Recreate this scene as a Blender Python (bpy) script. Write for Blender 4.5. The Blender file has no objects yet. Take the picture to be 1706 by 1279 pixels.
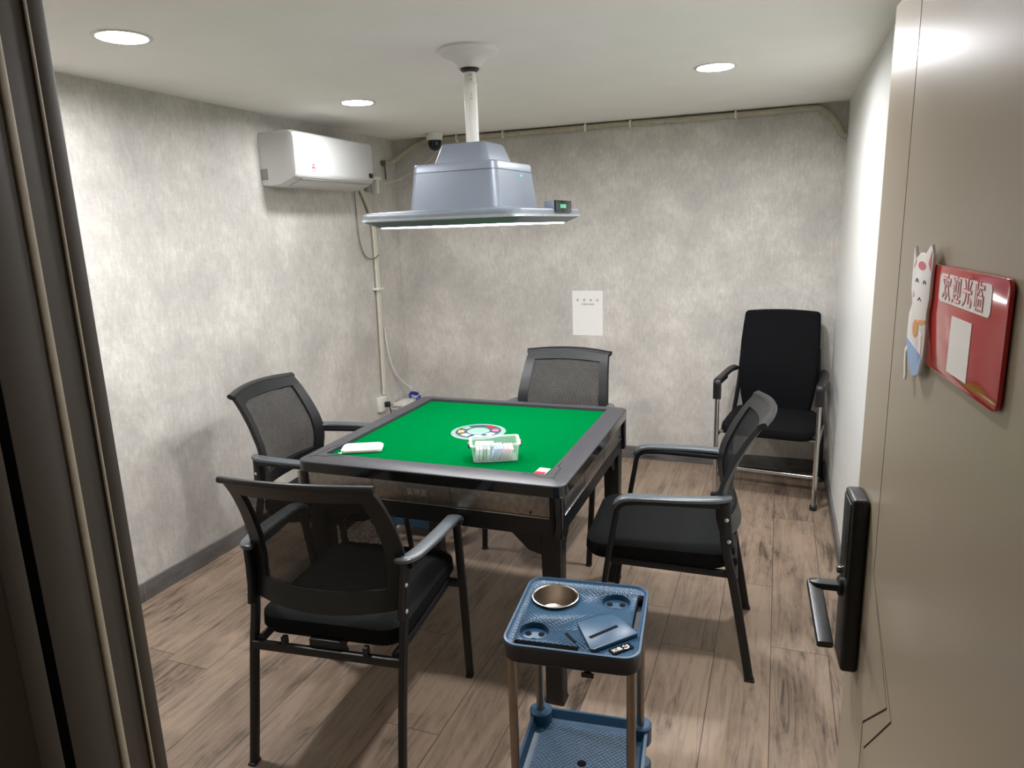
import bpy, bmesh, math, random
from mathutils import Vector, Matrix
random.seed(7)
scene = bpy.context.scene
COL = scene.collection
PI = math.pi

# ------------------------------------------------------------------ camera
cam_d = bpy.data.cameras.new('camera')
cam = bpy.data.objects.new('camera', cam_d)
COL.objects.link(cam)
cam_d.sensor_width = 36.0
cam_d.lens = 1162.734 / 1706 * 36
cam_d.clip_start = 0.02
YAW, PITCH, ROLL = 0.365614, 0.219186, -0.034109
cy, sy, cp, sp = math.cos(YAW), math.sin(YAW), math.cos(PITCH), math.sin(PITCH)
F = Vector((-sy * cp, cy * cp, -sp)); Rr = Vector((cy, sy, 0)); U = Rr.cross(F)
cr, sr = math.cos(ROLL), math.sin(ROLL)
X = cr * Rr + sr * U; Y = -sr * Rr + cr * U; Z = -F
cam.matrix_world = Matrix(((X.x, Y.x, Z.x, 1.0584), (X.y, Y.y, Z.y, -2.38251), (X.z, Y.z, Z.z, 1.5376), (0, 0, 0, 1)))
scene.camera = cam

# ------------------------------------------------------------------ world, exposure
w = bpy.data.worlds.new('world'); scene.world = w; w.use_nodes = True
w.node_tree.nodes['Background'].inputs[0].default_value = (0.9, 0.93, 1, 1)
w.node_tree.nodes['Background'].inputs[1].default_value = 0.04
scene.view_settings.view_transform = 'Standard'
scene.view_settings.look = 'None'
scene.view_settings.gamma = 1
scene.view_settings.use_curve_mapping = False
scene.view_settings.exposure = 0.32
DOWNLIGHT = 370.0      # emission strength of the four ceiling downlights
HALL_FILL = 6.0            # strength of the weak fill light added in the hall
PANEL = 13.0           # emission strength of the table lamp's panel

# room (metres): table centre is the origin, Y runs to the back wall
XL, XR, YB, YF, ZC = -1.475, 1.385, 2.096, -1.955, 2.158

# ------------------------------------------------------------------ materials
def srgb(r, g, b):
    f = lambda c: (c / 255 / 12.92) if c / 255 <= 0.04045 else ((c / 255 + 0.055) / 1.055) ** 2.4
    return (f(r), f(g), f(b), 1)
def mat(name, color, rough=0.5, metal=0.0, var=0.06, scale=40, bump=0.0, spec=0.5, coat=0.0, detail=3):
    """Principled with a light procedural colour and roughness variation."""
    m = bpy.data.materials.new(name); m.use_nodes = True
    nt = m.node_tree; b = nt.nodes['Principled BSDF']
    b.inputs['Metallic'].default_value = metal
    b.inputs['Specular IOR Level'].default_value = spec
    b.inputs['Coat Weight'].default_value = coat
    tc = nt.nodes.new('ShaderNodeTexCoord'); n = nt.nodes.new('ShaderNodeTexNoise')
    n.inputs['Scale'].default_value = scale; n.inputs['Detail'].default_value = detail
    nt.links.new(tc.outputs['Object'], n.inputs['Vector'])
    r = nt.nodes.new('ShaderNodeValToRGB')
    c = color
    r.color_ramp.elements[0].position = .3; r.color_ramp.elements[1].position = .7
    r.color_ramp.elements[0].color = (c[0] * (1 - var), c[1] * (1 - var), c[2] * (1 - var), 1)
    r.color_ramp.elements[1].color = (min(1, c[0] * (1 + var)), min(1, c[1] * (1 + var)), min(1, c[2] * (1 + var)), 1)
    nt.links.new(n.outputs['Fac'], r.inputs['Fac']); nt.links.new(r.outputs['Color'], b.inputs['Base Color'])
    mr = nt.nodes.new('ShaderNodeMapRange')
    mr.inputs['To Min'].default_value = max(0, rough - .04); mr.inputs['To Max'].default_value = min(1, rough + .04)
    nt.links.new(n.outputs['Fac'], mr.inputs['Value']); nt.links.new(mr.outputs['Result'], b.inputs['Roughness'])
    if bump:
        bp = nt.nodes.new('ShaderNodeBump'); bp.inputs['Strength'].default_value = bump; bp.inputs['Distance'].default_value = .002
        nt.links.new(n.outputs['Fac'], bp.inputs['Height']); nt.links.new(bp.outputs['Normal'], b.inputs['Normal'])
    return m
def emit(name, color, strength):
    m = bpy.data.materials.new(name); m.use_nodes = True; nt = m.node_tree
    b = nt.nodes['Principled BSDF']; b.inputs['Base Color'].default_value = color
    b.inputs['Emission Color'].default_value = color; b.inputs['Emission Strength'].default_value = strength
    return m
class NT:
    def __init__(s, m): s.nt = m.node_tree
    def n(s, t, **kw):
        o = s.nt.nodes.new('ShaderNode' + t)
        for k, v in kw.items():
            if k in o.inputs: o.inputs[k].default_value = v
            else: setattr(o, k, v)
        return o
    def l(s, a, b): s.nt.links.new(a, b)

def wallpaper():
    m = bpy.data.materials.new('grey_wallpaper'); m.use_nodes = True; N = NT(m); b = m.node_tree.nodes['Principled BSDF']
    geo = N.n('NewGeometry')
    big = N.n('TexNoise', Scale=3.2, Detail=9.0, Roughness=.66); N.l(geo.outputs['Position'], big.inputs['Vector'])
    mp = N.n('Mapping'); mp.inputs['Scale'].default_value = (75, 75, 22); N.l(geo.outputs['Position'], mp.inputs['Vector'])
    fib = N.n('TexNoise', Scale=1.0, Detail=4.0, Roughness=.6); N.l(mp.outputs['Vector'], fib.inputs['Vector'])
    mp2 = N.n('Mapping'); mp2.inputs['Scale'].default_value = (60, 60, 120); N.l(geo.outputs['Position'], mp2.inputs['Vector'])
    fib2 = N.n('TexNoise', Scale=1.0, Detail=2.0); N.l(mp2.outputs['Vector'], fib2.inputs['Vector'])
    a = N.n('Mix', data_type='FLOAT'); a.inputs[0].default_value = .30
    N.l(big.outputs['Fac'], a.inputs[2]); N.l(fib.outputs['Fac'], a.inputs[3])
    a2 = N.n('Mix', data_type='FLOAT'); a2.inputs[0].default_value = .12
    N.l(a.outputs[0], a2.inputs[2]); N.l(fib2.outputs['Fac'], a2.inputs[3])
    r = N.n('ValToRGB'); e = r.color_ramp.elements
    e[0].position = .31; e[0].color = srgb(166, 163, 157)
    e[1].position = .66; e[1].color = srgb(222, 218, 209)
    k = e.new(.5); k.color = srgb(196, 192, 185)
    N.l(a2.outputs[0], r.inputs['Fac']); N.l(r.outputs['Color'], b.inputs['Base Color'])
    b.inputs['Roughness'].default_value = .62; b.inputs['Specular IOR Level'].default_value = .3
    bp = N.n('Bump', Strength=.25, Distance=.001); N.l(a2.outputs[0], bp.inputs['Height']); N.l(bp.outputs['Normal'], b.inputs['Normal'])
    return m

def plank(name, along, width, length, off, light, dark, line, rough=.42, grain=1.0):
    """laminate boards running along an axis, staggered, with grain, knots and thin dark joints"""
    m = bpy.data.materials.new(name); m.use_nodes = True; N = NT(m); b = m.node_tree.nodes['Principled BSDF']
    geo = N.n('NewGeometry'); sep = N.n('SeparateXYZ'); N.l(geo.outputs['Position'], sep.inputs[0])
    ax, ac = {'y': ('Y', 'X'), 'yz': ('Y', 'Z'), 'xz': ('X', 'Z')}[along]
    def M(op, a, bb=None, **k):
        o = N.n('Math', operation=op)
        for i, v in enumerate((a, bb)):
            if v is None: continue
            if isinstance(v, (int, float)): o.inputs[i].default_value = v
            else: N.l(v, o.inputs[i])
        return o.outputs[0]
    c = M('DIVIDE', M('SUBTRACT', sep.outputs[ac], off), width)
    row = M('FLOOR', c); fc = M('FRACT', c)
    wn = N.n('TexWhiteNoise', noise_dimensions='1D'); N.l(row, wn.inputs['W'])
    lpos = M('ADD', M('DIVIDE', sep.outputs[ax], length), wn.outputs['Value'])
    lr = M('FLOOR', lpos); fl = M('FRACT', lpos)
    wn2 = N.n('TexWhiteNoise', noise_dimensions='2D'); cv = N.n('CombineXYZ'); N.l(row, cv.inputs[0]); N.l(lr, cv.inputs[1]); N.l(cv.outputs[0], wn2.inputs['Vector'])
    # joints
    jl = M('LESS_THAN', fc, .0022 / width); je = M('LESS_THAN', fl, .0022 / length)
    joint = M('MAXIMUM', jl, je)
    # grain
    add = N.n('VectorMath', operation='ADD'); sc = N.n('VectorMath', operation='SCALE'); sc.inputs['Scale'].default_value = 9.0
    N.l(wn2.outputs['Color'], sc.inputs[0]); N.l(geo.outputs['Position'], add.inputs[0]); N.l(sc.outputs[0], add.inputs[1])
    mp = N.n('Mapping'); mp.inputs['Scale'].default_value = (26, 2.2, 26) if ax == 'Y' else (2.2, 26, 26)
    N.l(add.outputs[0], mp.inputs['Vector'])
    g = N.n('TexNoise', Scale=1.0, Detail=8.0, Roughness=.62, Distortion=2.2); N.l(mp.outputs['Vector'], g.inputs['Vector'])
    mp2 = N.n('Mapping'); mp2.inputs['Scale'].default_value = (7, 2.4, 7) if ax == 'Y' else (2.4, 7, 7)
    N.l(add.outputs[0], mp2.inputs['Vector'])
    g2 = N.n('TexNoise', Scale=1.2, Detail=6.0, Roughness=.72, Distortion=.8); N.l(mp2.outputs['Vector'], g2.inputs['Vector'])
    mx = N.n('Mix', data_type='FLOAT'); mx.inputs[0].default_value = .5; N.l(g.outputs['Fac'], mx.inputs[2]); N.l(g2.outputs['Fac'], mx.inputs[3])
    tone = M('ADD', mx.outputs[0], M('MULTIPLY', M('SUBTRACT', wn2.outputs['Value'], .5), .1 * grain))
    r = N.n('ValToRGB'); e = r.color_ramp.elements
    e[0].position = .36; e[0].color = dark; e[1].position = .58; e[1].color = light
    k = e.new(.46); k.color = tuple(dark[i] * .38 + light[i] * .62 for i in range(3)) + (1,)
    N.l(tone, r.inputs['Fac'])
    jm = N.n('Mix', data_type='RGBA'); N.l(joint, jm.inputs[0]); N.l(r.outputs['Color'], jm.inputs[6]); jm.inputs[7].default_value = line
    N.l(jm.outputs[2], b.inputs['Base Color'])
    b.inputs['Roughness'].default_value = rough; b.inputs['Specular IOR Level'].default_value = .4
    bp = N.n('Bump', Strength=.2, Distance=.001); N.l(g.outputs['Fac'], bp.inputs['Height']); N.l(bp.outputs['Normal'], b.inputs['Normal'])
    return m

def mesh_fabric():
    """open weave: fine see-through holes in a black net"""
    m = bpy.data.materials.new('chair_mesh_fabric'); m.use_nodes = True; N = NT(m); b = m.node_tree.nodes['Principled BSDF']
    out = m.node_tree.nodes['Material Output']
    tc = N.n('TexCoord'); mp = N.n('Mapping'); mp.inputs['Scale'].default_value = (250, 1, 200); N.l(tc.outputs['Object'], mp.inputs['Vector'])
    sep = N.n('SeparateXYZ'); N.l(mp.outputs['Vector'], sep.inputs[0])
    def fr(s, half=None):
        f = N.n('Math', operation='FRACT'); N.l(s, f.inputs[0]); g = N.n('Math', operation='GREATER_THAN'); g.inputs[1].default_value = half
        N.l(f.outputs[0], g.inputs[0]); return g.outputs[0]
    hx = fr(sep.outputs[0], .52); hz = fr(sep.outputs[2], .62)
    mu = N.n('Math', operation='MULTIPLY'); N.l(hx, mu.inputs[0]); N.l(hz, mu.inputs[1])
    tr = N.n('BsdfTransparent'); ms = N.n('MixShader'); N.l(mu.outputs[0], ms.inputs[0]); N.l(b.outputs[0], ms.inputs[1]); N.l(tr.outputs[0], ms.inputs[2])
    N.l(ms.outputs[0], out.inputs['Surface'])
    b.inputs['Base Color'].default_value = srgb(24, 26, 26); b.inputs['Roughness'].default_value = .6
    b.inputs['Specular IOR Level'].default_value = .2
    return m

def diamond(name, color, pitch=.009):
    """moulded plastic with a diagonal lattice relief"""
    m = mat(name, color, .38, var=.05, scale=20); N = NT(m); b = m.node_tree.nodes['Principled BSDF']
    tc = N.n('TexCoord'); mp = N.n('Mapping'); mp.inputs['Rotation'].default_value = (0, 0, PI / 4); N.l(tc.outputs['Object'], mp.inputs['Vector'])
    sep = N.n('SeparateXYZ'); N.l(mp.outputs['Vector'], sep.inputs[0]); hs = []
    for i in (0, 1):
        d = N.n('Math', operation='MULTIPLY'); d.inputs[1].default_value = PI / pitch; N.l(sep.outputs[i], d.inputs[0])
        s = N.n('Math', operation='SINE'); N.l(d.outputs[0], s.inputs[0]); a = N.n('Math', operation='ABSOLUTE'); N.l(s.outputs[0], a.inputs[0]); hs.append(a.outputs[0])
    mn = N.n('Math', operation='MINIMUM'); N.l(hs[0], mn.inputs[0]); N.l(hs[1], mn.inputs[1])
    bp = N.n('Bump', Strength=.7, Distance=.0012); N.l(mn.outputs[0], bp.inputs['Height']); N.l(bp.outputs['Normal'], b.inputs['Normal'])
    return m

def clear_plastic():
    m = bpy.data.materials.new('clear_plastic'); m.use_nodes = True; N = NT(m); b = m.node_tree.nodes['Principled BSDF']; out = m.node_tree.nodes['Material Output']
    b.inputs['Base Color'].default_value = srgb(225, 238, 232); b.inputs['Roughness'].default_value = .18
    tr = N.n('BsdfTransparent'); tr.inputs[0].default_value = (.93, .97, .95, 1)
    lw = N.n('LayerWeight', Blend=.35); mr = N.n('MapRange'); mr.inputs['To Min'].default_value = .22; mr.inputs['To Max'].default_value = .8
    N.l(lw.outputs['Facing'], mr.inputs['Value'])
    ms = N.n('MixShader'); N.l(mr.outputs[0], ms.inputs[0]); N.l(tr.outputs[0], ms.inputs[1]); N.l(b.outputs[0], ms.inputs[2]); N.l(ms.outputs[0], out.inputs['Surface'])
    return m

M_wallpaper = wallpaper()
M_white_wall = mat('white_wall_paint', srgb(226, 227, 222), .42, var=.012, scale=6, bump=.05)
M_hall_wall = mat('hall_wall_paint', srgb(150, 143, 130), .6, var=.02, scale=6)
M_ceiling = mat('ceiling_paint', srgb(248, 246, 240), .85, var=.015, scale=5, bump=.05)
M_floor = plank('laminate_floor', 'y', .193, 1.22, -.061, srgb(152, 132, 113), srgb(84, 72, 62), srgb(56, 46, 40))
M_base_l = plank('dark_skirting_left', 'yz', .2, .62, -.05, srgb(112, 110, 108), srgb(64, 62, 61), srgb(140, 138, 134), .45)
M_base_b = plank('dark_skirting_back', 'xz', .2, .62, -.05, srgb(112, 110, 108), srgb(64, 62, 61), srgb(140, 138, 134), .45)
M_door = mat('taupe_door_film', srgb(160, 148, 128), .3, var=.025, scale=9, bump=.02)
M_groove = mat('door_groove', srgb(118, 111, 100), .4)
M_jamb = mat('brown_door_frame', srgb(86, 77, 69), .45, var=.03, scale=12)
M_seal = mat('pale_door_seal', srgb(205, 194, 172), .5)
M_black_pl = mat('black_plastic', srgb(23, 24, 25), .42, scale=120, bump=.06)
M_pad = mat('glare_lightened_pad', srgb(74, 80, 83), .33, scale=90, bump=.04)  # base colour lightened to imitate grey glare on the arm pads
M_tube = mat('black_coated_steel', srgb(17, 17, 19), .45, scale=100)
M_seat = mat('black_seat_fabric', srgb(20, 21, 21), .9, spec=.15, scale=500, bump=.35, var=.12)
M_mesh = mesh_fabric()
M_chrome = mat('chrome', srgb(200, 200, 200), .16, metal=1, scale=10)
M_bolt = mat('chrome_bolt', srgb(225, 225, 225), .2, metal=1)
M_tbl_frame = mat('charcoal_table_frame', srgb(50, 50, 54), .4, scale=30, var=.08, bump=.03)
M_tbl_gloss = mat('gloss_black', srgb(14, 14, 16), .15, scale=20, coat=.4)
M_tbl_black = mat('satin_black_leg', srgb(20, 20, 22), .38, scale=30)
M_panel = mat('brushed_bronze_panel', srgb(150, 143, 136), .3, metal=.9, var=.22, scale=55)
M_trim = mat('silver_trim', srgb(190, 190, 190), .22, metal=1)
M_felt = mat('green_felt', srgb(0, 90, 42), .95, scale=700, bump=.3, var=.05, spec=.0)
M_blue = mat('blue_plastic', srgb(38, 72, 98), .36, var=.05, scale=25)
M_blue_d = diamond('blue_lattice_plastic', srgb(38, 72, 98))
M_blue_dk = mat('navy_plastic', srgb(17, 22, 34), .34)
M_slot = mat('dark_recess', srgb(8, 10, 15), .85, spec=.15)
M_legmetal = mat('bronze_tube', srgb(150, 136, 122), .3, metal=.9)
M_cup = mat('champagne_steel', srgb(176, 166, 155), .34, metal=1)
M_cup_rim = mat('steel_rim', srgb(225, 222, 215), .2, metal=1)
M_white_pl = mat('white_plastic', srgb(226, 225, 218), .38, scale=30, var=.01)
M_cream = mat('cream_plastic', srgb(205, 200, 184), .45, scale=30, var=.03)
M_ac = mat('air_conditioner_white', srgb(214, 215, 213), .32, scale=10, var=.008)
M_ac_grey = mat('vent_grey', srgb(150, 148, 142), .4)
M_ac_dark = mat('black_display', srgb(24, 34, 34), .12)
M_red = mat('logo_red', srgb(176, 20, 34), .5, spec=.2)
M_lamp = mat('lamp_blue_grey', srgb(127, 135, 146), .42, metal=.25, scale=10, var=.015)
M_lamp_dk = mat('lamp_dark_grey', srgb(112, 121, 128), .4, metal=.15)
M_lamp_silver = mat('lamp_silver', srgb(205, 210, 212), .22, metal=.7)
M_panel_e = emit('lamp_panel_light', (.97, .975, 1.0, 1), PANEL)
M_down_e = emit('downlight_diffuser', (.975, .968, 1.0, 1), DOWNLIGHT)
M_down_soft = emit('dim_downlight_diffuser', (.975, .968, 1.0, 1), DOWNLIGHT * .5)
M_hall_fill = emit('hall_fill_diffuser', (1.0, .93, .82, 1), HALL_FILL)
M_green_e = emit('green_digits', (.2, .9, .5, 1), .7)
M_cyan_e = emit('cyan_badge', (.05, .5, .9, 1), .35)
M_paper = mat('white_paper', srgb(236, 235, 230), .7, var=.01)
M_ink = mat('grey_ink', srgb(90, 90, 90), .7)
M_clear = clear_plastic()
M_gold_t = mat('grey_lettering', srgb(196, 194, 190), .4)
M_sign_red = mat('red_acrylic', srgb(196, 30, 34), .1, coat=.6, var=.02)
M_pink = mat('pink_print', srgb(216, 96, 112), .4)
M_pale_pink = mat('pale_pink_print', srgb(245, 222, 220), .4)
M_sign_white = mat('sign_white', srgb(240, 236, 230), .3, var=.01)
M_orange = mat('orange_print', srgb(224, 150, 70), .4)
M_line = mat('dark_print', srgb(60, 44, 56), .4)
M_sky = mat('pale_blue_print', srgb(150, 176, 214), .4)
M_bluecable = mat('blue_cable', srgb(30, 60, 170), .4)
M_packs = [mat('pack_' + n, srgb(*c), .4, var=.03, scale=200) for n, c in
           (('white', (236, 236, 232)), ('lilac', (196, 200, 232)), ('pink', (236, 190, 206)), ('peach', (238, 216, 204)), ('grey', (176, 178, 172)))]
M_navyring = mat('ring_navy', srgb(44, 62, 80), .35)
M_palegrn = mat('ring_pale_green', srgb(112, 148, 130), .35)
M_greyring = mat('ring_silver', srgb(118, 138, 128), .35)

# ------------------------------------------------------------------ geometry helpers
def rot(ax, a): return Matrix.Rotation(a, 4, ax)
def TR(x, y, z): return Matrix.Translation((x, y, z))
class MB:
    def __init__(s): s.b = bmesh.new(); s.m = [0]; s.mi = 0
    def _merge(s, t, M=None, mi=None):
        if M is not None: bmesh.ops.transform(t, matrix=M, verts=t.verts)
        mi = s.mi if mi is None else mi
        vm = [s.b.verts.new(v.co) for v in t.verts]
        t.verts.index_update()
        for f in t.faces:
            try: nf = s.b.faces.new([vm[v.index] for v in f.verts])
            except ValueError: continue
            nf.material_index = mi; nf.smooth = f.smooth
        t.free()
    def box(s, c, size, M=None, bev=0.0, seg=2, mi=None):
        t = bmesh.new(); bmesh.ops.create_cube(t, size=1)
        bmesh.ops.scale(t, vec=size, verts=t.verts)
        if bev > 0:
            bmesh.ops.bevel(t, geom=list(t.edges), offset=min(bev, min(size) * .49), segments=seg, profile=.5, affect='EDGES')
        MM = TR(*c)
        if M is not None: MM = MM @ M
        s._merge(t, MM, mi); return s
    def lathe(s, prof, c=(0, 0, 0), M=None, n=32, mi=None, smooth=True):
        t = bmesh.new(); rings = []
        for r, z in prof:
            if r < 1e-6: rings.append([t.verts.new((0, 0, z))])
            else: rings.append([t.verts.new((r * math.cos(2 * PI * i / n), r * math.sin(2 * PI * i / n), z)) for i in range(n)])
        for a, b in zip(rings, rings[1:]):
            for i in range(n):
                j = (i + 1) % n
                if len(a) == 1 and len(b) == 1: continue
                if len(a) == 1: f = t.faces.new((a[0], b[j], b[i]))
                elif len(b) == 1: f = t.faces.new((a[i], a[j], b[0]))
                else: f = t.faces.new((a[i], a[j], b[j], b[i]))
                f.smooth = smooth
        bmesh.ops.recalc_face_normals(t, faces=t.faces)
        MM = TR(*c)
        if M is not None: MM = MM @ M
        s._merge(t, MM, mi); return s
    def cyl(s, a, b, r, r2=None, n=16, mi=None):
        a, b = Vector(a), Vector(b); d = b - a; L = d.length
        q = Vector((0, 0, 1)).rotation_difference(d.normalized()).to_matrix().to_4x4()
        r2 = r if r2 is None else r2
        t = bmesh.new(); A = [t.verts.new((r * math.cos(2 * PI * i / n), r * math.sin(2 * PI * i / n), 0)) for i in range(n)]
        B = [t.verts.new((r2 * math.cos(2 * PI * i / n), r2 * math.sin(2 * PI * i / n), L)) for i in range(n)]
        for i in range(n):
            f = t.faces.new((A[i], A[(i + 1) % n], B[(i + 1) % n], B[i])); f.smooth = True
        t.faces.new(A[::-1]); t.faces.new(B)
        s._merge(t, TR(*a) @ q, mi); return s
    def sweep(s, path, w, h, up=(0, 0, 1), n=12, power=4.0, mi=None, scales=None):
        """superellipse profile (w across, h along the 'up' side) swept along a path"""
        P = [Vector(p) for p in path]; t = bmesh.new(); rings = []; up = Vector(up)
        prof = []
        for i in range(n):
            a = 2 * PI * (i + .5) / n; ca, sa = math.cos(a), math.sin(a)
            prof.append((math.copysign(abs(ca) ** (2 / power), ca) * w / 2, math.copysign(abs(sa) ** (2 / power), sa) * h / 2))
        for i, p in enumerate(P):
            d = (P[min(i + 1, len(P) - 1)] - P[max(i - 1, 0)]).normalized()
            sd = d.cross(up)
            if sd.length < 1e-4: sd = d.cross(Vector((1, 0, 0)))
            sd.normalize(); u = sd.cross(d).normalized(); k = scales[i] if scales else 1
            rings.append([t.verts.new(p + sd * x * k + u * y * k) for x, y in prof])
        for a, b in zip(rings, rings[1:]):
            for i in range(n):
                f = t.faces.new((a[i], a[(i + 1) % n], b[(i + 1) % n], b[i])); f.smooth = True
        t.faces.new(rings[0][::-1]); t.faces.new(rings[-1])
        bmesh.ops.recalc_face_normals(t, faces=t.faces)
        s._merge(t, None, mi); return s
    def tube(s, path, r, n=10, mi=None): return s.sweep(path, 2 * r, 2 * r, up=(.013, .021, 1), n=n, power=2.0, mi=mi)
    def loft(s, rings, M=None, cap=(True, True), smooth=False, mi=None):
        t = bmesh.new(); R = [[t.verts.new(p) for p in r] for r in rings]; n = len(R[0])
        for a, b in zip(R, R[1:]):
            for i in range(n):
                f = t.faces.new((a[i], a[(i + 1) % n], b[(i + 1) % n], b[i])); f.smooth = smooth
        if cap[0]: t.faces.new(R[0][::-1])
        if cap[1]: t.faces.new(R[-1])
        bmesh.ops.recalc_face_normals(t, faces=t.faces)
        s._merge(t, M, mi); return s
    def prism(s, poly, h, M=None, mi=None, bev=0):
        """polygon in XY extruded from z=0 to h"""
        t = bmesh.new(); A = [t.verts.new((x, y, 0)) for x, y in poly]; f = t.faces.new(A)
        r = bmesh.ops.extrude_face_region(t, geom=[f]); vs = [e for e in r['geom'] if isinstance(e, bmesh.types.BMVert)]
        bmesh.ops.translate(t, vec=(0, 0, h), verts=vs)
        bmesh.ops.recalc_face_normals(t, faces=t.faces)
        if bev: bmesh.ops.bevel(t, geom=list(t.edges), offset=bev, segments=2, profile=.5, affect='EDGES')
        s._merge(t, M, mi); return s
    def shell(s, fn, us, vs, keep, thick, mi=None):
        """a thickened grid surface fn(u,v) -> (point, normal); cells for which keep(u,v) holds"""
        t = bmesh.new(); top = {}; bot = {}
        cells = [(i, j) for i in range(len(us) - 1) for j in range(len(vs) - 1) if keep((us[i] + us[i + 1]) / 2, (vs[j] + vs[j + 1]) / 2)]
        cs = set(cells)
        def V(i, j, side):
            d = top if side > 0 else bot
            if (i, j) not in d:
                p, n = fn(us[i], vs[j]); d[(i, j)] = t.verts.new(p + n * side * thick / 2)
            return d[(i, j)]
        for i, j in cells:
            q = [(i, j), (i + 1, j), (i + 1, j + 1), (i, j + 1)]
            f = t.faces.new([V(*c, 1) for c in q]); f.smooth = True
            if thick > 0:
                f = t.faces.new([V(*c, -1) for c in q[::-1]]); f.smooth = True
                for (a, b, nb) in ((q[0], q[1], (i, j - 1)), (q[1], q[2], (i + 1, j)), (q[2], q[3], (i, j + 1)), (q[3], q[0], (i - 1, j))):
                    if nb not in cs: t.faces.new([V(*a, 1), V(*a, -1), V(*b, -1), V(*b, 1)])
        bmesh.ops.recalc_face_normals(t, faces=t.faces)
        s._merge(t, None, mi); return s
    def build(s, name, mats, parent=None, label=None, flat=False):
        me = bpy.data.meshes.new(name); s.b.to_mesh(me); s.b.free()
        for m in (mats if isinstance(mats, (list, tuple)) else [mats]): me.materials.append(m)
        me.set_sharp_from_angle(angle=math.radians(38))
        o = bpy.data.objects.new(name, me); COL.objects.link(o)
        if parent is not None: o.parent = parent
        if label: o['label'] = label
        return o
def tag(o, label=None, cat=None, group=None, kind=None):
    if label: o['label'] = label
    if cat: o['category'] = cat
    if group: o['group'] = group
    if kind: o['kind'] = kind
    return o
def empty(name, loc=(0, 0, 0), rz=0, M=None):
    o = bpy.data.objects.new(name, None); COL.objects.link(o); o.empty_display_size = .05
    if M is not None: o.matrix_world = M
    else: o.location = loc; o.rotation_euler = (0, 0, rz)
    return o
def copy_tree(o, parent=None):
    c = o.copy(); COL.objects.link(c); c.parent = parent
    for ch in list(o.children): copy_tree(ch, c)
    return c
def rsq(hx, hy, r, z, n=6, cx=0, cy=0):
    """rounded rectangle ring"""
    out = []
    for qx, qy, a0 in ((1, 1, 0), (-1, 1, 90), (-1, -1, 180), (1, -1, 270)):
        for k in range(n + 1):
            a = math.radians(a0 + 90 * k / n)
            out.append((cx + qx * (hx - r) + r * math.cos(a), cy + qy * (hy - r) + r * math.sin(a), z))
    return out
def smooth_path(pts, n=8):
    """Catmull-Rom through the points"""
    P = [Vector(p) for p in pts]; P = [P[0] * 2 - P[1]] + P + [P[-1] * 2 - P[-2]]; out = []
    for i in range(1, len(P) - 2):
        for k in range(n):
            t = k / n; a, b, c, d = P[i - 1], P[i], P[i + 1], P[i + 2]
            out.append(.5 * ((2 * b) + (c - a) * t + (2 * a - 5 * b + 4 * c - d) * t * t + (3 * b - a - 3 * c + d) * t ** 3))
    out.append(P[-2]); return out
def round_path(pts, r, n=6):
    """polyline with corners rounded by radius r"""
    P = [Vector(p) for p in pts]; out = [P[0]]
    for i in range(1, len(P) - 1):
        a, b, c = P[i - 1], P[i], P[i + 1]; d1 = (a - b); d2 = (c - b); rr = min(r, d1.length * .45, d2.length * .45)
        s0 = b + d1.normalized() * rr; s1 = b + d2.normalized() * rr
        for k in range(n + 1):
            t = k / n; out.append(s0 * (1 - t) ** 2 + b * 2 * t * (1 - t) + s1 * t * t)
    out.append(P[-1]); return out
def text(name, body, size, M, material, parent=None, extrude=.0003, spacing=1.0, offset=0.0, label=None, sx=1.0):
    c = bpy.data.curves.new(name, 'FONT'); c.body = body; c.size = size; c.extrude = extrude; c.align_x = 'CENTER'; c.align_y = 'CENTER'
    c.space_character = spacing; c.offset = offset
    o = bpy.data.objects.new(name + '_curve', c); COL.objects.link(o)
    me = bpy.data.meshes.new_from_object(o.evaluated_get(bpy.context.evaluated_depsgraph_get()))
    bpy.data.objects.remove(o); bpy.data.curves.remove(c)
    me.name = name; me.materials.clear(); me.materials.append(material)
    me.transform(M @ Matrix.Diagonal((sx, 1, 1, 1)))
    t = bpy.data.objects.new(name, me); COL.objects.link(t)
    if parent is not None: t.parent = parent
    if label: t['label'] = label
    return t
def struct(mb, name, m, parent=None):
    o = mb.build(name, m, parent)
    if parent is None: o['kind'] = 'structure'
    return o

# ------------------------------------------------------------------ room shell
HX0, HX1, HY = XL, 2.3, -3.7          # the hall outside the door
T = .1
struct(MB().box(((HX0 + HX1) / 2, (YB + HY) / 2, -.05), (HX1 - HX0 + .3, YB - HY + .3, .1)), 'floor', M_floor)
struct(MB().box(((HX0 + HX1) / 2, (YB + HY) / 2, ZC + .05), (HX1 - HX0 + .3, YB - HY + .3, .1)), 'ceiling', M_ceiling)
CAN_D = .009
ceil_o = bpy.data.objects['ceiling']; hc = MB()
for x, y in ((-.880, -.600), (-.884, .730), (.780, .808), (.800, -.58)): hc.cyl((x, y, ZC - .02), (x, y, ZC + CAN_D), .0745, n=48)
hco = hc.build('hole_cutter', M_ceiling)
md = ceil_o.modifiers.new('b', 'BOOLEAN'); md.operation = 'DIFFERENCE'; md.object = hco; md.solver = 'EXACT'
cm_ = bpy.data.meshes.new_from_object(ceil_o.evaluated_get(bpy.context.evaluated_depsgraph_get()))
ceil_o.modifiers.clear(); ceil_o.data = cm_; bpy.data.objects.remove(hco); cm_.polygons.foreach_set('use_smooth', [False] * len(cm_.polygons))
struct(MB().box((XL - T / 2, (YB + YF) / 2 - .03, ZC / 2), (T, YB - YF + .06, ZC)), 'wall_left', M_wallpaper)
struct(MB().box(((XL + XR) / 2, YB + T / 2, ZC / 2), (XR - XL + 2 * T, T, ZC)), 'wall_back', M_wallpaper)
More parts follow.
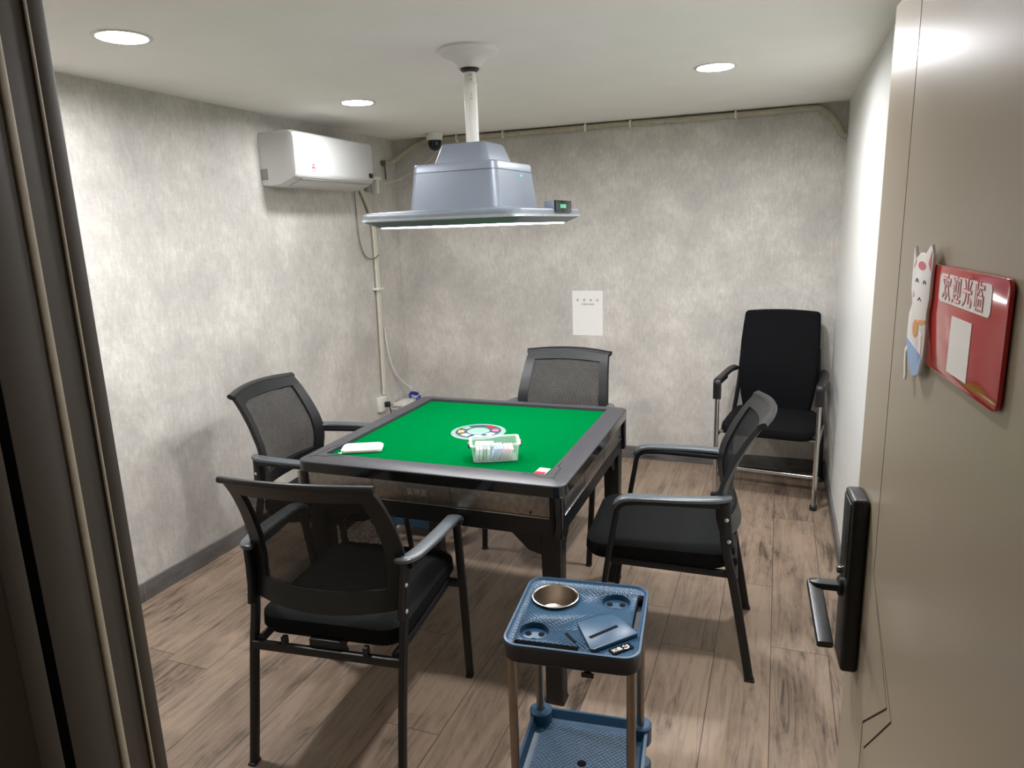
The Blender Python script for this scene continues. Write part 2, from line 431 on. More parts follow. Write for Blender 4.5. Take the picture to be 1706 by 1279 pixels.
struct(MB().box((XR + T / 2, (YB + YF) / 2, ZC / 2), (T, YB - YF, ZC)), 'wall_right', M_white_wall)
DX0, DX1, DZ = .47, 1.305, 1.875       # rough opening
YO = -2.03                            # hall face of the front wall
fw = MB()
fw.box(((XL + DX0) / 2, (YF + YO) / 2, ZC / 2), (DX0 - XL, YF - YO, ZC))
fw.box(((DX1 + HX1) / 2, (YF + YO) / 2, ZC / 2), (HX1 - DX1, YF - YO, ZC))
fw.box(((DX0 + DX1) / 2, (YF + YO) / 2, (ZC + DZ) / 2), (DX1 - DX0, YF - YO, ZC - DZ))
struct(fw, 'wall_front', M_hall_wall)
struct(MB().box((HX0 - T / 2, (YO + HY) / 2, ZC / 2), (T, YO - HY, ZC)), 'wall_hall_left', M_hall_wall)
struct(MB().box((HX1 + T / 2, (YO + HY) / 2, ZC / 2), (T, YO - HY, ZC)), 'wall_hall_right', M_hall_wall)
struct(MB().box(((HX0 + HX1) / 2, HY - T / 2, ZC / 2), (HX1 - HX0 + .2, T, ZC)), 'wall_hall_back', M_hall_wall)
# skirting boards
struct(MB().box((XL + .006, (YB + YF) / 2, .042), (.012, YB - YF, .084), bev=.002), 'baseboard_left', M_base_l)
struct(MB().box(((XL + XR) / 2, YB - .006, .042), (XR - XL - .024, .012, .084), bev=.002), 'baseboard_back', M_base_b)
struct(MB().box((XR - .006, (YB + YF) / 2, .042), (.012, YB - YF, .084), bev=.002), 'baseboard_right', M_base_l)

# door frame: left jamb, right jamb, head
def jamb(name, sgn, xin):
    j = MB()
    xo = xin - sgn * .03
    def bx(x0, x1, y0, y1, z0=0, z1=DZ, mi=0, bev=.0015): j.box(((x0 + x1) / 2, (y0 + y1) / 2, (z0 + z1) / 2), (abs(x1 - x0), abs(y1 - y0), z1 - z0), bev=bev, mi=mi)
    bx(xo, xin, YO - .012, YF + .004)                           # lining
    bx(xo, xin + sgn * .004, YO - .012, -1.991)                  # stop, a little proud
    bx(xin - sgn * .002, xin + sgn * .0055, -1.991, -1.9835, mi=1)   # seal strip
    bx(xin - sgn * .055, xin + sgn * .001, YF - .002, YF + .014, z1=DZ + .03)   # room-side architrave
    bx(xin + sgn * .0005, xin + sgn * .0022, YF - .004, YF - .001, mi=1)
    bx(xin - sgn * .075, xin + sgn * .004, YO - .03, YO - .0, z1=DZ + .05)      # hall-side architrave
    return struct(j, name, [M_jamb, M_seal])
jamb('trim_1', 1, .5)
jamb('trim_2', -1, 1.28)
h = MB(); h.box((.89, (YO + YF) / 2 - .004, DZ - .0125), (.775, YF - YO + .016, .022), bev=.001)
h.box((.89, YF + .006, DZ + .015), (.775, .016, .03), bev=.001)
h.box((.89, YO - .015, DZ + .02), (.765, .03, .055), bev=.002)
struct(h, 'trim_3', M_jamb)

# door leaf, hinged right, opened into the room
HG = Vector((1.262, -1.90)); FR = Vector((1.207, -1.10)); dd = (FR - HG).normalized(); DA = math.atan2(dd.y, dd.x)
# door frame of reference: local X along the leaf from hinge, local Y = -normal seen ... face seen from the hall points to +Y here
MD = TR(HG.x, HG.y, 0) @ rot('Z', DA)      # +X along leaf; +Y points to -X world = visible face
leaf = MB().box((.4, -.02, .927), (.8, .04, 1.834), bev=.002)
door = leaf.build('door_1', M_door); door['kind'] = 'structure'
cut = MB()
def cutline(a, b, w=.0035, d=.003):
    a, b = Vector((a[0], 0, a[1])), Vector((b[0], 0, b[1])); L = (b - a).length; ang = math.atan2(b.z - a.z, b.x - a.x)
    cut.box(((a.x + b.x) / 2, 0, (a.z + b.z) / 2), (L, 2 * d, w), M=rot('Y', -ang))
for a, b in (((.640, 1.86), (.634, 1.0)), ((.634, 1.0), (.49, .868)), ((.49, .868), (.622, .745)), ((.622, .745), (.622, 0)),
             ((.618, .985), (.462, .868)), ((.462, .868), (.600, .715))):
    cutline(a, b)
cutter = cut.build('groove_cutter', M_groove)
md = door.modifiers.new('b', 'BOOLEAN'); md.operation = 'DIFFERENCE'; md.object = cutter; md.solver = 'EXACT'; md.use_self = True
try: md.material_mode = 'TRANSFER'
except Exception: pass
dm = bpy.data.meshes.new_from_object(door.evaluated_get(bpy.context.evaluated_depsgraph_get()))
door.modifiers.clear(); door.data = dm; dm.polygons.foreach_set('use_smooth', [False] * len(dm.polygons)); bpy.data.objects.remove(cutter)
door.matrix_world = MD
# lock plate and lever
lk = MB().box((.725, .0135, .94), (.07, .027, .31), bev=.006, seg=3)
lk.box((.725, .0275, 1.02), (.058, .002, .13), bev=.001)
lock = lk.build('lock_plate', M_tbl_black, door, label='tall black electronic lock plate')
hd = MB()
hd.lathe([(0, 0), (.017, 0), (.017, .006), (.014, .008), (0, .008)], c=(.728, .026, .925), M=rot('X', -PI / 2), n=24)
hd.sweep(round_path([(.728, .03, .925), (.728, .066, .925), (.735, .07, .923), (.605, .066, .885)], .012), .024, .013, up=(0, 0, 1), power=5)
hd.build('door_handle', M_tbl_black, lock)
MB().cyl((.742, .026, .948), (.742, .034, .948), .006).build('privacy_knob', M_chrome, lock)
for z in (.25, .95, 1.62):
    MB().cyl((-.004, -.044, z - .05), (-.004, -.044, z + .05), .007).build('hinge', M_chrome, door)

# ------------------------------------------------------------------ welcome sign on the door
sg = empty('welcome_sign', M=MD @ TR(.34, .0015, 1.42))
tag(sg, 'red acrylic welcome sign with white cat cutout stuck on the open door', 'sign')
RX = rot('X', PI / 2) @ rot('Y', PI)   # text plane: local x -> -X (reads left to right from the hall), up -> Z, facing +Y
def SP(u, v, d=0): return (-u, d, v)    # sign coordinates: u to the right as seen, v up
RS = Matrix(((-1, 0, 0, 0), (0, 0, 1, 0), (0, 1, 0, 0), (0, 0, 0, 1)))   # maps (x right, y up, z out) to door local
def plate(poly, h, d, name, m, parent, label=None, bev=0):
    return MB().prism(poly, h, M=TR(0, d, 0) @ RS, bev=bev).build(name, m, parent, label=label)
def rr(x0, y0, x1, y1, r, n=5):
    return [(p[0], p[1]) for p in rsq((x1 - x0) / 2, (y1 - y0) / 2, r, 0, n, (x0 + x1) / 2, (y0 + y1) / 2)]
bd = plate(rr(-.115, -.055, .125, .062, .012), .004, 0, 'board', M_sign_red, sg, bev=.0006)
plate(rr(-.075, .024, .086, .054, .006), .0006, .004, 'title_panel', M_sign_white, sg)
plate(rr(-.022, -.046, .042, .013, .001), .0006, .004, 'blank_card', M_sign_white, sg, label='white card on the red board')
for k, (ch) in enumerate('欢迎光临'):
    xx = -.048 + k * .034
    text('character', ch, .0285, TR(0, .0046, 0) @ RS @ TR(xx, .0385, 0), M_pink, sg, offset=.0011, label='pink outlined character')
    text('character_fill', ch, .0285, TR(0, .0050, 0) @ RS @ TR(xx, .0385, 0), M_pale_pink, sg, offset=.0001)
# generic white cat figure, sitting, at the left end of the board
def ell(cx, cy_, rx, ry, a0=0, a1=360, n=24):
    return [(cx + rx * math.cos(math.radians(a0 + (a1 - a0) * i / n)), cy_ + ry * math.sin(math.radians(a0 + (a1 - a0) * i / n))) for i in range(n + (a1 - a0 < 360))]
CX = -.139
def catp(pts): return [(CX + x, y) for x, y in pts]
body_out = catp([(-.044, .047), (-.043, .08), (-.030, .066), (-.012, .073), (.008, .072), (.030, .084), (.042, .072), (.040, .047), (.040, .022), (.034, .004), (.037, -.018), (.036, -.048), (.026, -.070), (-.002, -.078), (-.030, -.060), (-.044, -.03), (-.043, -.004), (-.032, .010), (-.042, .026)])
cat = plate(body_out, .0035, .0045, 'cat_cutout', M_sign_white, sg, label='white cat shaped cutout', bev=.0005)
def on_cat(poly, name, m, lab=None, d=.008): return plate(poly, .0005, d, name, m, cat, label=lab)
on_cat(catp([(-.038, .054), (-.037, .074), (-.028, .062)]), 'ear_print', M_pale_pink)
on_cat(catp([(.037, .054), (.036, .076), (.026, .062)]), 'ear_print', M_pink)
on_cat(catp(ell(-.001, .058, .016, .005)), 'brow_print', M_pink)
for ex in (-.018, .016):
    arc = [(ex + .007 * math.cos(math.radians(a)), .036 + .006 * math.sin(math.radians(a))) for a in range(20, 161, 20)]
    arc += [(ex + .005 * math.cos(math.radians(a)), .0355 + .0042 * math.sin(math.radians(a))) for a in range(160, 19, -20)]
    on_cat(catp(arc), 'eye_print', M_line)
on_cat(catp([(-.007, .016), (0, .019), (.007, .016), (.007, .0172), (0, .0208), (-.007, .0172)]), 'mouth_print', M_line)
on_cat(catp(ell(-.032, .022, .005, .004)), 'cheek_print', M_pale_pink)
on_cat(catp(ell(-.006, -.018, .012, .011)), 'bell_print', M_orange, 'golden bell print')
on_cat(catp([(.004, -.012), (.033, -.008), (.034, -.003), (.006, -.006)]), 'collar_print', M_orange)
on_cat(catp([(.012, -.02), (.024, -.022), (.028, -.048), (.022, -.055), (.014, -.048)]), 'paw_print', M_pale_pink)
on_cat(catp([(-.042, -.034), (.034, -.046), (.025, -.069), (-.002, -.0765), (-.029, -.059)]), 'lower_body_print', M_sky, 'pale blue lower body print')
MB().sweep([Vector((-(CX + x), .0065, y)) for x, y in ((-.036, -.045), (-.047, -.052), (-.046, -.068), (-.040, -.082), (-.042, -.088))], .009, .003, up=(0, 1, 0), power=3).build('tail', M_sign_white, cat)

# ------------------------------------------------------------------ mahjong table
tb = empty('mahjong_table'); tag(tb, 'square black automatic mahjong table with green felt top in the room centre', 'table')
H = .485; LIP = .412
f = MB()
rings = [rsq(.465, .465, .03, .735), rsq(H, H, .035, .738), rsq(H + .001, H + .001, .035, .756)]
f.loft([rsq(H - .006, H - .006, .032, .733), rsq(H + .002, H + .002, .038, .737), rsq(H + .002, H + .002, .038, .7705)], cap=(True, False), mi=1)
f.loft([rsq(H + .002, H + .002, .038, .7705), rsq(H + .0005, H + .0005, .037, .7735), rsq(H - .003, H - .003, .034, .7750), rsq(LIP + .004, LIP + .004, .008, .7835), rsq(LIP, LIP, .006, .7825), rsq(LIP - .001, LIP - .001, .006, .7695)], cap=(False, False), mi=0)
f.loft([rsq(LIP, LIP, .006, .766), rsq(LIP, LIP, .006, .7697)], mi=1)
frame = f.build('tabletop_frame', [M_tbl_frame, M_tbl_gloss], tb)
for sx in (-1, 1):                      # seams of the drop-in trays at the near corners
    g = MB()
    c = lambda x, y: (sx * x, y, .7757 + (.0079 * max(0, (.477 - max(abs(x), abs(y))) / .061)) + .0006)
    pts = [(.335, -.424), (.375, -.424), (.392, -.436), (.44, -.436), (.456, -.45)]
    for a, b in zip(pts, pts[1:]):
        g.sweep([c(*a), c(*b)], .0016, .0008, mi=0)
    pts = [(.424, -.30), (.424, -.33), (.436, -.345), (.436, -.40), (.44, -.436)]
    for a, b in zip(pts, pts[1:]):
        g.sweep([c(*a), c(*b)], .0016, .0008, mi=0)
    g.build('tray_seam', M_tbl_gloss, frame)
MB().box((0, 0, .768), (2 * LIP - .003, 2 * LIP - .003, .006)).build('felt_top', M_felt, tb, label='green felt playing surface')
# centre control disc
zf = .771
cd = MB(); cd.lathe([(.107, zf - .001), (.107, zf + .002), (.103, zf + .003), (.094, zf + .003)], n=64, mi=0)
cd.lathe([(.094, zf + .003), (.0935, zf + .0042), (.089, zf + .0042)], n=64, mi=1)
cd.lathe([(.089, zf + .0042), (.044, zf + .0048)], n=64, mi=2)
cd.lathe([(.044, zf + .0048), (.040, zf + .007), (0, zf + .0085)], n=48, mi=1)
disc = cd.build('centre_disc', [M_greyring, M_palegrn, M_navyring], tb, label='round centre control disc with coloured buttons')
for k in range(8):
    a0 = math.radians(45 * k + 8); a1 = math.radians(45 * k + 34)
    poly = [(.078 * math.cos(a0 + (a1 - a0) * t / 5), .078 * math.sin(a0 + (a1 - a0) * t / 5)) for t in range(6)] + [(.055 * math.cos(a1 - (a1 - a0) * t / 5), .055 * math.sin(a1 - (a1 - a0) * t / 5)) for t in range(6)]
    MB().prism(poly, .0015, M=TR(0, 0, zf + .0042)).build('button', [M_pink, M_palegrn, M_packs[1], M_red, M_orange, M_sign_white, M_navyring, M_packs[0]][(k * 3) % 8], disc)
# skirt box, metal panels, lower apron
sk = MB(); sk.loft([rsq(.462, .462, .03, .596), rsq(.468, .468, .03, .60), rsq(.468, .468, .03, .734)])
sk.box((0, 0, .63), (.84, .84, .08))
skirt = sk.build('skirt', M_tbl_black, tb)
for k in range(4):
    Mk = rot('Z', k * PI / 2)
    p = MB().box((-.028, -.4705, .6985), (.93 if k == 0 else .86, .005, .066), bev=.001)
    if k != 0: pass
    o = p.build('side_panel', M_panel, skirt, label='brushed metal panel'); o.data.transform(Mk)
    p = MB().box((-.028, -.4725, .6625), (.93 if k == 0 else .86, .007, .004), bev=.001); o = p.build('silver_strip', M_trim, skirt, label='bright metal strip'); o.data.transform(Mk)
    for xx in (-.19, .10):
        p = MB().box((xx, -.4732, .6985), (.0012, .001, .066)); o = p.build('panel_joint', M_tbl_black, skirt); o.data.transform(Mk)
    for xx in (-.445, .375):
        p = MB().cyl((xx, -.472, .676), (xx, -.4765, .676), .004); o = p.build('screw', M_tbl_black, skirt); o.data.transform(Mk)
for s_ in (-1, 1):
    for t_ in (-1, 1):
        MB().box((s_ * .4665, t_ * .4665, .668), (.03, .03, .142), bev=.008, seg=3).build('corner_post', M_tbl_gloss, tb)
text('maker_lettering', '雀神友', .026, TR(-.022, -.4735, .7) @ rot('X', PI / 2), M_gold_t, skirt)
for s_ in (-1, 1):
    for t_ in (-1, 1):
        l = MB(); cx, cyy = s_ * .433, t_ * .428
        l.loft([[(cx + x, cyy + y, z) for x, y, z in rsq(hh, hh, .008, zz)] for hh, zz in ((.034, 0), (.030, .012), (.030, .3), (.034, .60))], smooth=False)
        for ax in (0, 1):           # gusset against the skirt
            sgn = s_ if ax == 0 else t_
            poly = [(0, .0), (-.115, .0), (-.05, -.062), (0, -.075)]
            Mg = (TR(s_ * .405, t_ * .438 + .0075, .597) @ Matrix.Diagonal((s_, 1, 1, 1)) @ rot('X', PI / 2)) if ax == 0 else (TR(s_ * .444 - .0075, t_ * .40, .597) @ Matrix.Diagonal((1, t_, 1, 1)) @ rot('Z', PI / 2) @ rot('X', PI / 2))
            l.prism(poly, .015, M=Mg)
        l.build('leg', M_tbl_black, tb)

# things on the felt
bx = empty('storage_box', (.181, -.276, zf), math.radians(25)); tag(bx, 'clear plastic storage box full of small packets on the green felt', 'box')
b = MB()
o_ = [rsq(.073, .044, .008, 0), rsq(.075, .046, .01, .002), rsq(.0805, .052, .011, .062)]
i_ = [rsq(.079, .0505, .01, .0615), rsq(.0735, .0445, .009, .0035)]
b.loft(o_ + i_)
b.loft([rsq(.0805, .052, .011, .060), rsq(.086, .0575, .013, .060), rsq(.086, .0575, .013, .065), rsq(.0785, .050, .01, .065), rsq(.0785, .050, .01, .060)], cap=(False, False))
b.build('tub', M_clear, bx)
for s_ in (-1, 1):
    MB().box((s_ * .088, 0, .052), (.008, .028, .018), bev=.003).build('clip', mat('grey_clip_%d' % (s_ + 1), srgb(96, 86, 84), .4), bx)
specs = []
xx = -.066
Mb = bx.matrix_world
bpy.context.view_layer.update()
Mb = bx.matrix_world.copy()
npk = 0
def packet(name, x, tilt, th, hh, m, label, group=None, y=0, wy=.07):
    o = MB().box((0, 0, hh / 2), (th, wy, hh), bev=.0012).build(name, m)
    o.matrix_world = Mb @ TR(x, y, .0045) @ rot('Y', tilt)
    return tag(o, label, 'packet', group)
for k in range(4):
    packet('card_packet', -.063 + k * .0125, .10, .0105, .041, M_packs[0] if k != 2 else M_packs[4],
           'white wrapped packet standing in the left half of the clear box', 'white packets in the clear box')
for k in range(3):
    packet('card_packet', -.016 + k * .0105, .42, .008, .044, M_packs[1], 'lilac packet leaning in the middle of the clear box', 'lilac packets in the clear box')
for k in range(2):
    packet('card_packet', .017 + k * .011, .5, .0085, .042, M_packs[2], 'pink packet leaning in the clear box', 'pink packets in the clear box')
packet('card_packet', .040, .5, .0085, .041, M_packs[3], 'peach packet leaning at the right end of the clear box')
o = MB().box((0, 0, 0), (.062, .03, .006), bev=.002).build('paper_slip_pad', M_paper); o.matrix_world = Mb @ TR(-.035, .018, .0505) @ rot('Z', -.15); tag(o, 'white paper pad lying on the packets in the clear box', 'paper pad')
# wrapped bundle at the left
tb2 = empty('tissue_pack', (-.3195, -.318, zf), math.radians(24)); tag(tb2, 'white plastic wrapped tissue pack at the left corner of the green felt', 'tissue pack')
q = MB(); q.loft([rsq(.066, .034, .012, 0), rsq(.072, .038, .014, .004), rsq(.073, .038, .014, .013), rsq(.066, .032, .014, .019), rsq(.05, .02, .012, .0205)], smooth=True)
q.build('wrapper', M_packs[0], tb2)
MB().box((-.02, .004, .0198), (.05, .012, .0015), bev=.0005).build('printed_label', M_pale_pink, tb2)
for zz_ in (.006, .0105): MB().box((.0, -.0385, zz_), (.118, .0012, .0016)).build('side_stripe', M_packs[4] if zz_ < .01 else M_pale_pink, tb2)
MB().prism([(-.07, -.01), (-.084, -.028), (-.07, -.034)], .002, M=TR(0, 0, .001)).build('wrapper_end', M_packs[0], tb2)
# red and white card
cdm = empty('playing_card', (.378, -.363, zf), math.radians(-4)); tag(cdm, 'small red and white card at the near right corner of the felt', 'card')
MB().box((0, .0, .0012), (.038, .062, .0022), bev=.0005).build('card_base', M_sign_white, cdm)
MB().box((0, -.018, .0025), (.036, .024, .0004)).build('red_band', M_red, cdm, label='red printed band')

# ------------------------------------------------------------------ mesh-back chairs
def interp(tab, z):
    for (a, va), (b, vb) in zip(tab, tab[1:]):
        if z <= b: t = (z - a) / (b - a); t = max(0, min(1, t)); return va + (vb - va) * t
    return tab[-1][1]
HW = [(.505, .226), (.54, .234), (.60, .241), (.66, .243), (.72, .239), (.80, .230), (.87, .222), (.905, .218)]
YE = [(.505, -.206), (.535, -.196), (.58, -.184), (.64, -.180), (.70, -.193), (.78, -.228), (.84, -.262), (.88, -.290), (.905, -.312)]
def sm(tab, z): return (interp(tab, z - .015) + interp(tab, z) + interp(tab, z + .015)) / 3
def back_fn(u, v):
    def P(u, v):
        z = .507 + .393 * v
        sag = .052 if v < .25 else .052 - .01 * (v - .25) / .75
        zz = z - (.012 * (1 - u * u)) * (1 - v) + .010 * (1 - u * u) * v
        return Vector((u * sm(HW, z), sm(YE, z) - sag * (1 - u * u), zz))
    e = .01; p = P(u, v)
    du = P(min(1, u + e), v) - P(max(-1, u - e), v); dv = P(u, min(1, v + e)) - P(u, max(0, v - e))
    return p, du.cross(dv).normalized()
def make_chair():
    c = empty('mesh_chair')
    us = [-1 + 2 * i / 24 for i in range(25)]; us = sorted(set([round(x, 5) for x in us] + [-.80, .80])); us = [x for x in us if not .78 < abs(x) < .79]
    vs = [i / 26 for i in range(27)]
    BU, V0, V1 = .80, .155, .88
    bf = MB(); bf.shell(back_fn, us, vs, lambda u, v: abs(u) > BU or v < V0 or v > V1, .016)
    # rolled top lip
    path = []
    for i in range(25):
        u = -1.04 + 2.08 * i / 24; p, n = back_fn(max(-1, min(1, u)), 1.0); p = p.copy(); p.x = u * .2185; path.append(p + Vector((0, -.004, 0)))
    bf.sweep(path, .03, .02, up=(0, .5, 1), power=2.6, n=12)
    back = bf.build('back_frame', M_black_pl, c)
    MB().shell(back_fn, us, vs, lambda u, v: abs(u) < BU + .02 and V0 - .03 < v < V1 + .03, 0).build('mesh_panel', M_mesh, back, label='see-through black mesh')
    # seat
    s = MB(); rg = []
    for zz, ins, r in ((.389, .035, .05), (.393, .012, .06), (.413, .0, .065), (.448, .002, .065), (.462, .016, .06), (.4705, .05, .05), (.4745, .12, .04)):
        rg.append([(x, y + .018, z) for x, y, z in rsq(.232 - ins, .252 - ins, r, zz, 8)])
    s.loft(rg, smooth=True); s.build('seat', M_seat, c)
    for sx in (-1, 1):
        m = MB()
        path = smooth_path([(sx * .240, -.303, .0), (sx * .238, -.275, .16), (sx * .238, -.238, .36), (sx * .238, -.213, .47), (sx * .243, -.203, .56), (sx * .247, -.198, .64)], 6)
        m.sweep(path, .020, .030, up=(0, 1, 0), power=4)
        leg = m.build('rear_leg', M_tube, c)
        MB().box((sx * .2400, -.303, .004), (.024, .034, .008), bev=.002).build('foot_cap', M_black_pl, leg)
        m = MB()
        path = round_path([(sx * .267, .228, 0), (sx * .274, .178, .40), (sx * .279, .140, .628), (sx * .274, .06, .636), (sx * .252, -.19, .634)], .06, 8)
        m.sweep(path, .020, .026, up=(1, 0, 0), power=4)
        leg = m.build('front_leg', M_tube, c)
        MB().box((sx * .267, .228, .004), (.024, .03, .008), bev=.002).build('foot_cap', M_black_pl, leg)
        m = MB()
        path = smooth_path([(sx * .226, -.204, .655), (sx * .243, -.205, .656), (sx * .262, -.17, .655), (sx * .274, -.08, .654), (sx * .280, .03, .652), (sx * .281, .11, .648), (sx * .280, .142, .632), (sx * .279, .152, .612)], 6)
        sc = [min(1, .62 + i * .05) for i in range(len(path))]; sc = [min(a, .7 + .06 * (len(path) - 1 - i)) for i, a in enumerate(sc)]
        m.sweep(path, .046, .020, up=(0, .15, 1), power=3.2, n=14, scales=sc)
        m.build('armrest', M_pad, c)
        m = MB()
        m.sweep([(sx * .238, -.222, .485), (sx * .239, -.212, .54), (sx * .243, -.205, .60), (sx * .246, -.202, .65)], .018, .038, up=(0, 1, 0), power=4)
        br = m.build('back_bracket', M_black_pl, c)
        for z, y in ((.585, -.2185), (.51, -.228)):
            MB().lathe([(.0075, 0), (.007, .003), (.004, .005), (0, .0055)], c=(sx * .2515, y + .008, z), M=rot('Y', sx * PI / 2), n=14).build('bolt', M_bolt, br, label='chrome bolt')
    r = MB(); r.sweep([(-.235, -.244, .362), (.235, -.244, .362)], .02, .028, power=4); r.box((0, -.22, .388), (.10, .05, .03), bev=.003); r.build('rear_rail', M_tube, c)
    r = MB(); r.sweep([(-.270, .18, .385), (.270, .18, .385)], .02, .028, power=4); r.build('front_rail', M_tube, c)
    for sx in (-1, 1):
        r = MB(); r.sweep([(sx * .215, -.24, .375), (sx * .225, .18, .392)], .018, .026, power=4)
        r.box((sx * .13, -.244, .387), (.016, .018, .026), bev=.002)
        r.build('seat_rail', M_tube, c)
    return c
chair = make_chair()
spots = [((-.136, -.661), .103, 'black mesh-back armchair nearest the camera, seen from behind, at the table\'s near side'),
         ((.713, .082), 1.636, 'black mesh-back armchair at the right side of the table, facing left'),
         ((.044, .757), 3.096, 'black mesh-back armchair behind the table, below the paper notice'),
         ((-.732, .064), -1.48, 'black mesh-back armchair at the left side of the table, beside the grey left wall')]
for i, ((x, y), a, lab) in enumerate(spots):
    o = chair if i == 0 else copy_tree(chair)
    o.location = (x, y, 0); o.rotation_euler = (0, 0, a)
    tag(o, lab, 'chair', 'mesh-back chairs around the mahjong table')

# ------------------------------------------------------------------ upholstered chrome chair in the corner
gc = empty('visitor_chair', (1.066, 1.769, 0), math.radians(173)); tag(gc, 'high-backed black upholstered armchair with chrome legs in the right back corner', 'chair')
M_pitch = mat('black_upholstery', srgb(16, 17, 19), .92, spec=.15, scale=500, bump=.3, var=.1)
s = MB(); rg = []
for zz, ins, r in ((.37, .04, .05), (.375, .012, .07), (.40, 0, .08), (.425, .004, .08), (.445, .03, .07), (.452, .1, .05)):
    rg.append([(x, y + .03, z) for x, y, z in rsq(.245 - ins, .245 - ins, r, zz, 8)])
s.loft(rg, smooth=True); s.build('seat', M_pitch, gc)
BW = [(.43, .185), (.52, .203), (.62, .215), (.72, .219), (.84, .217), (.95, .211), (1.015, .206)]
BY = [(.43, -.150), (.55, -.145), (.68, -.155), (.85, -.190), (1.015, -.245)]
def bfn(u, v):
    def P(u, v):
        z = .43 + .58 * v
        return Vector((u * sm(BW, z), sm(BY, z) - .03 * (1 - u * u), z + .008 * (1 - u * u) * v))
    e = .01; p = P(u, v); du = P(min(1, u + e), v) - P(max(-1, u - e), v); dv = P(u, min(1, v + e)) - P(u, max(0, v - e))
    return p, du.cross(dv).normalized()
bk = MB(); bk.shell(bfn, [-1 + i / 8 for i in range(17)], [i / 20 for i in range(21)], lambda u, v: True, .05)
bko = bk.build('backrest', M_pitch, gc)
bev = bko.modifiers.new('bevel', 'BEVEL'); bev.width = .018; bev.segments = 3; bev.limit_method = 'ANGLE'; bev.angle_limit = 1.0
for sx in (-1, 1):
    m = MB(); m.tube(round_path([(sx * .262, .255, .008), (sx * .262, .255, .60), (sx * .262, .225, .655), (sx * .262, .02, .65)], .05), .0125, n=14)
    leg = m.build('front_leg', M_chrome, gc, label='chrome tube')
    MB().box((sx * .262, .255, .012), (.034, .05, .024), bev=.005).build('foot_cap', M_black_pl, leg)
    m = MB(); m.tube(round_path([(sx * .262, -.215, .008), (sx * .255, -.19, .34), (sx * .225, -.19, .56), (sx * .21, -.22, .80)], .08), .0125, n=14)
    leg = m.build('rear_leg', M_tube, gc)
    MB().box((sx * .262, -.215, .012), (.034, .04, .024), bev=.005).build('foot_cap', M_black_pl, leg)
    m = MB(); m.sweep(smooth_path([(sx * .262, .262, .575), (sx * .262, .262, .625), (sx * .262, .262, .668), (sx * .262, .24, .678), (sx * .262, .15, .676), (sx * .262, .0, .675), (sx * .258, -.10, .675), (sx * .24, -.17, .675)], 5), .044, .024, up=(0, 1, 1), power=3)
    m.build('armrest', M_black_pl, gc)
    m = MB(); m.tube([(sx * .262, .25, .36), (sx * .256, -.19, .35)], .011); m.build('side_rail', M_chrome, gc)
m = MB(); m.tube([(-.26, .17, .362), (.26, .17, .362)], .009); m.build('seat_rail', M_chrome, gc)
m = MB(); m.tube([(-.26, .06, .115), (.26, .06, .115)], .0155); 
for sx in (-1, 1): m.tube([(sx * .26, .062, .115), (sx * .262, .255, .115)], .011)
m.build('stretcher', M_chrome, gc, label='chrome floor bar')

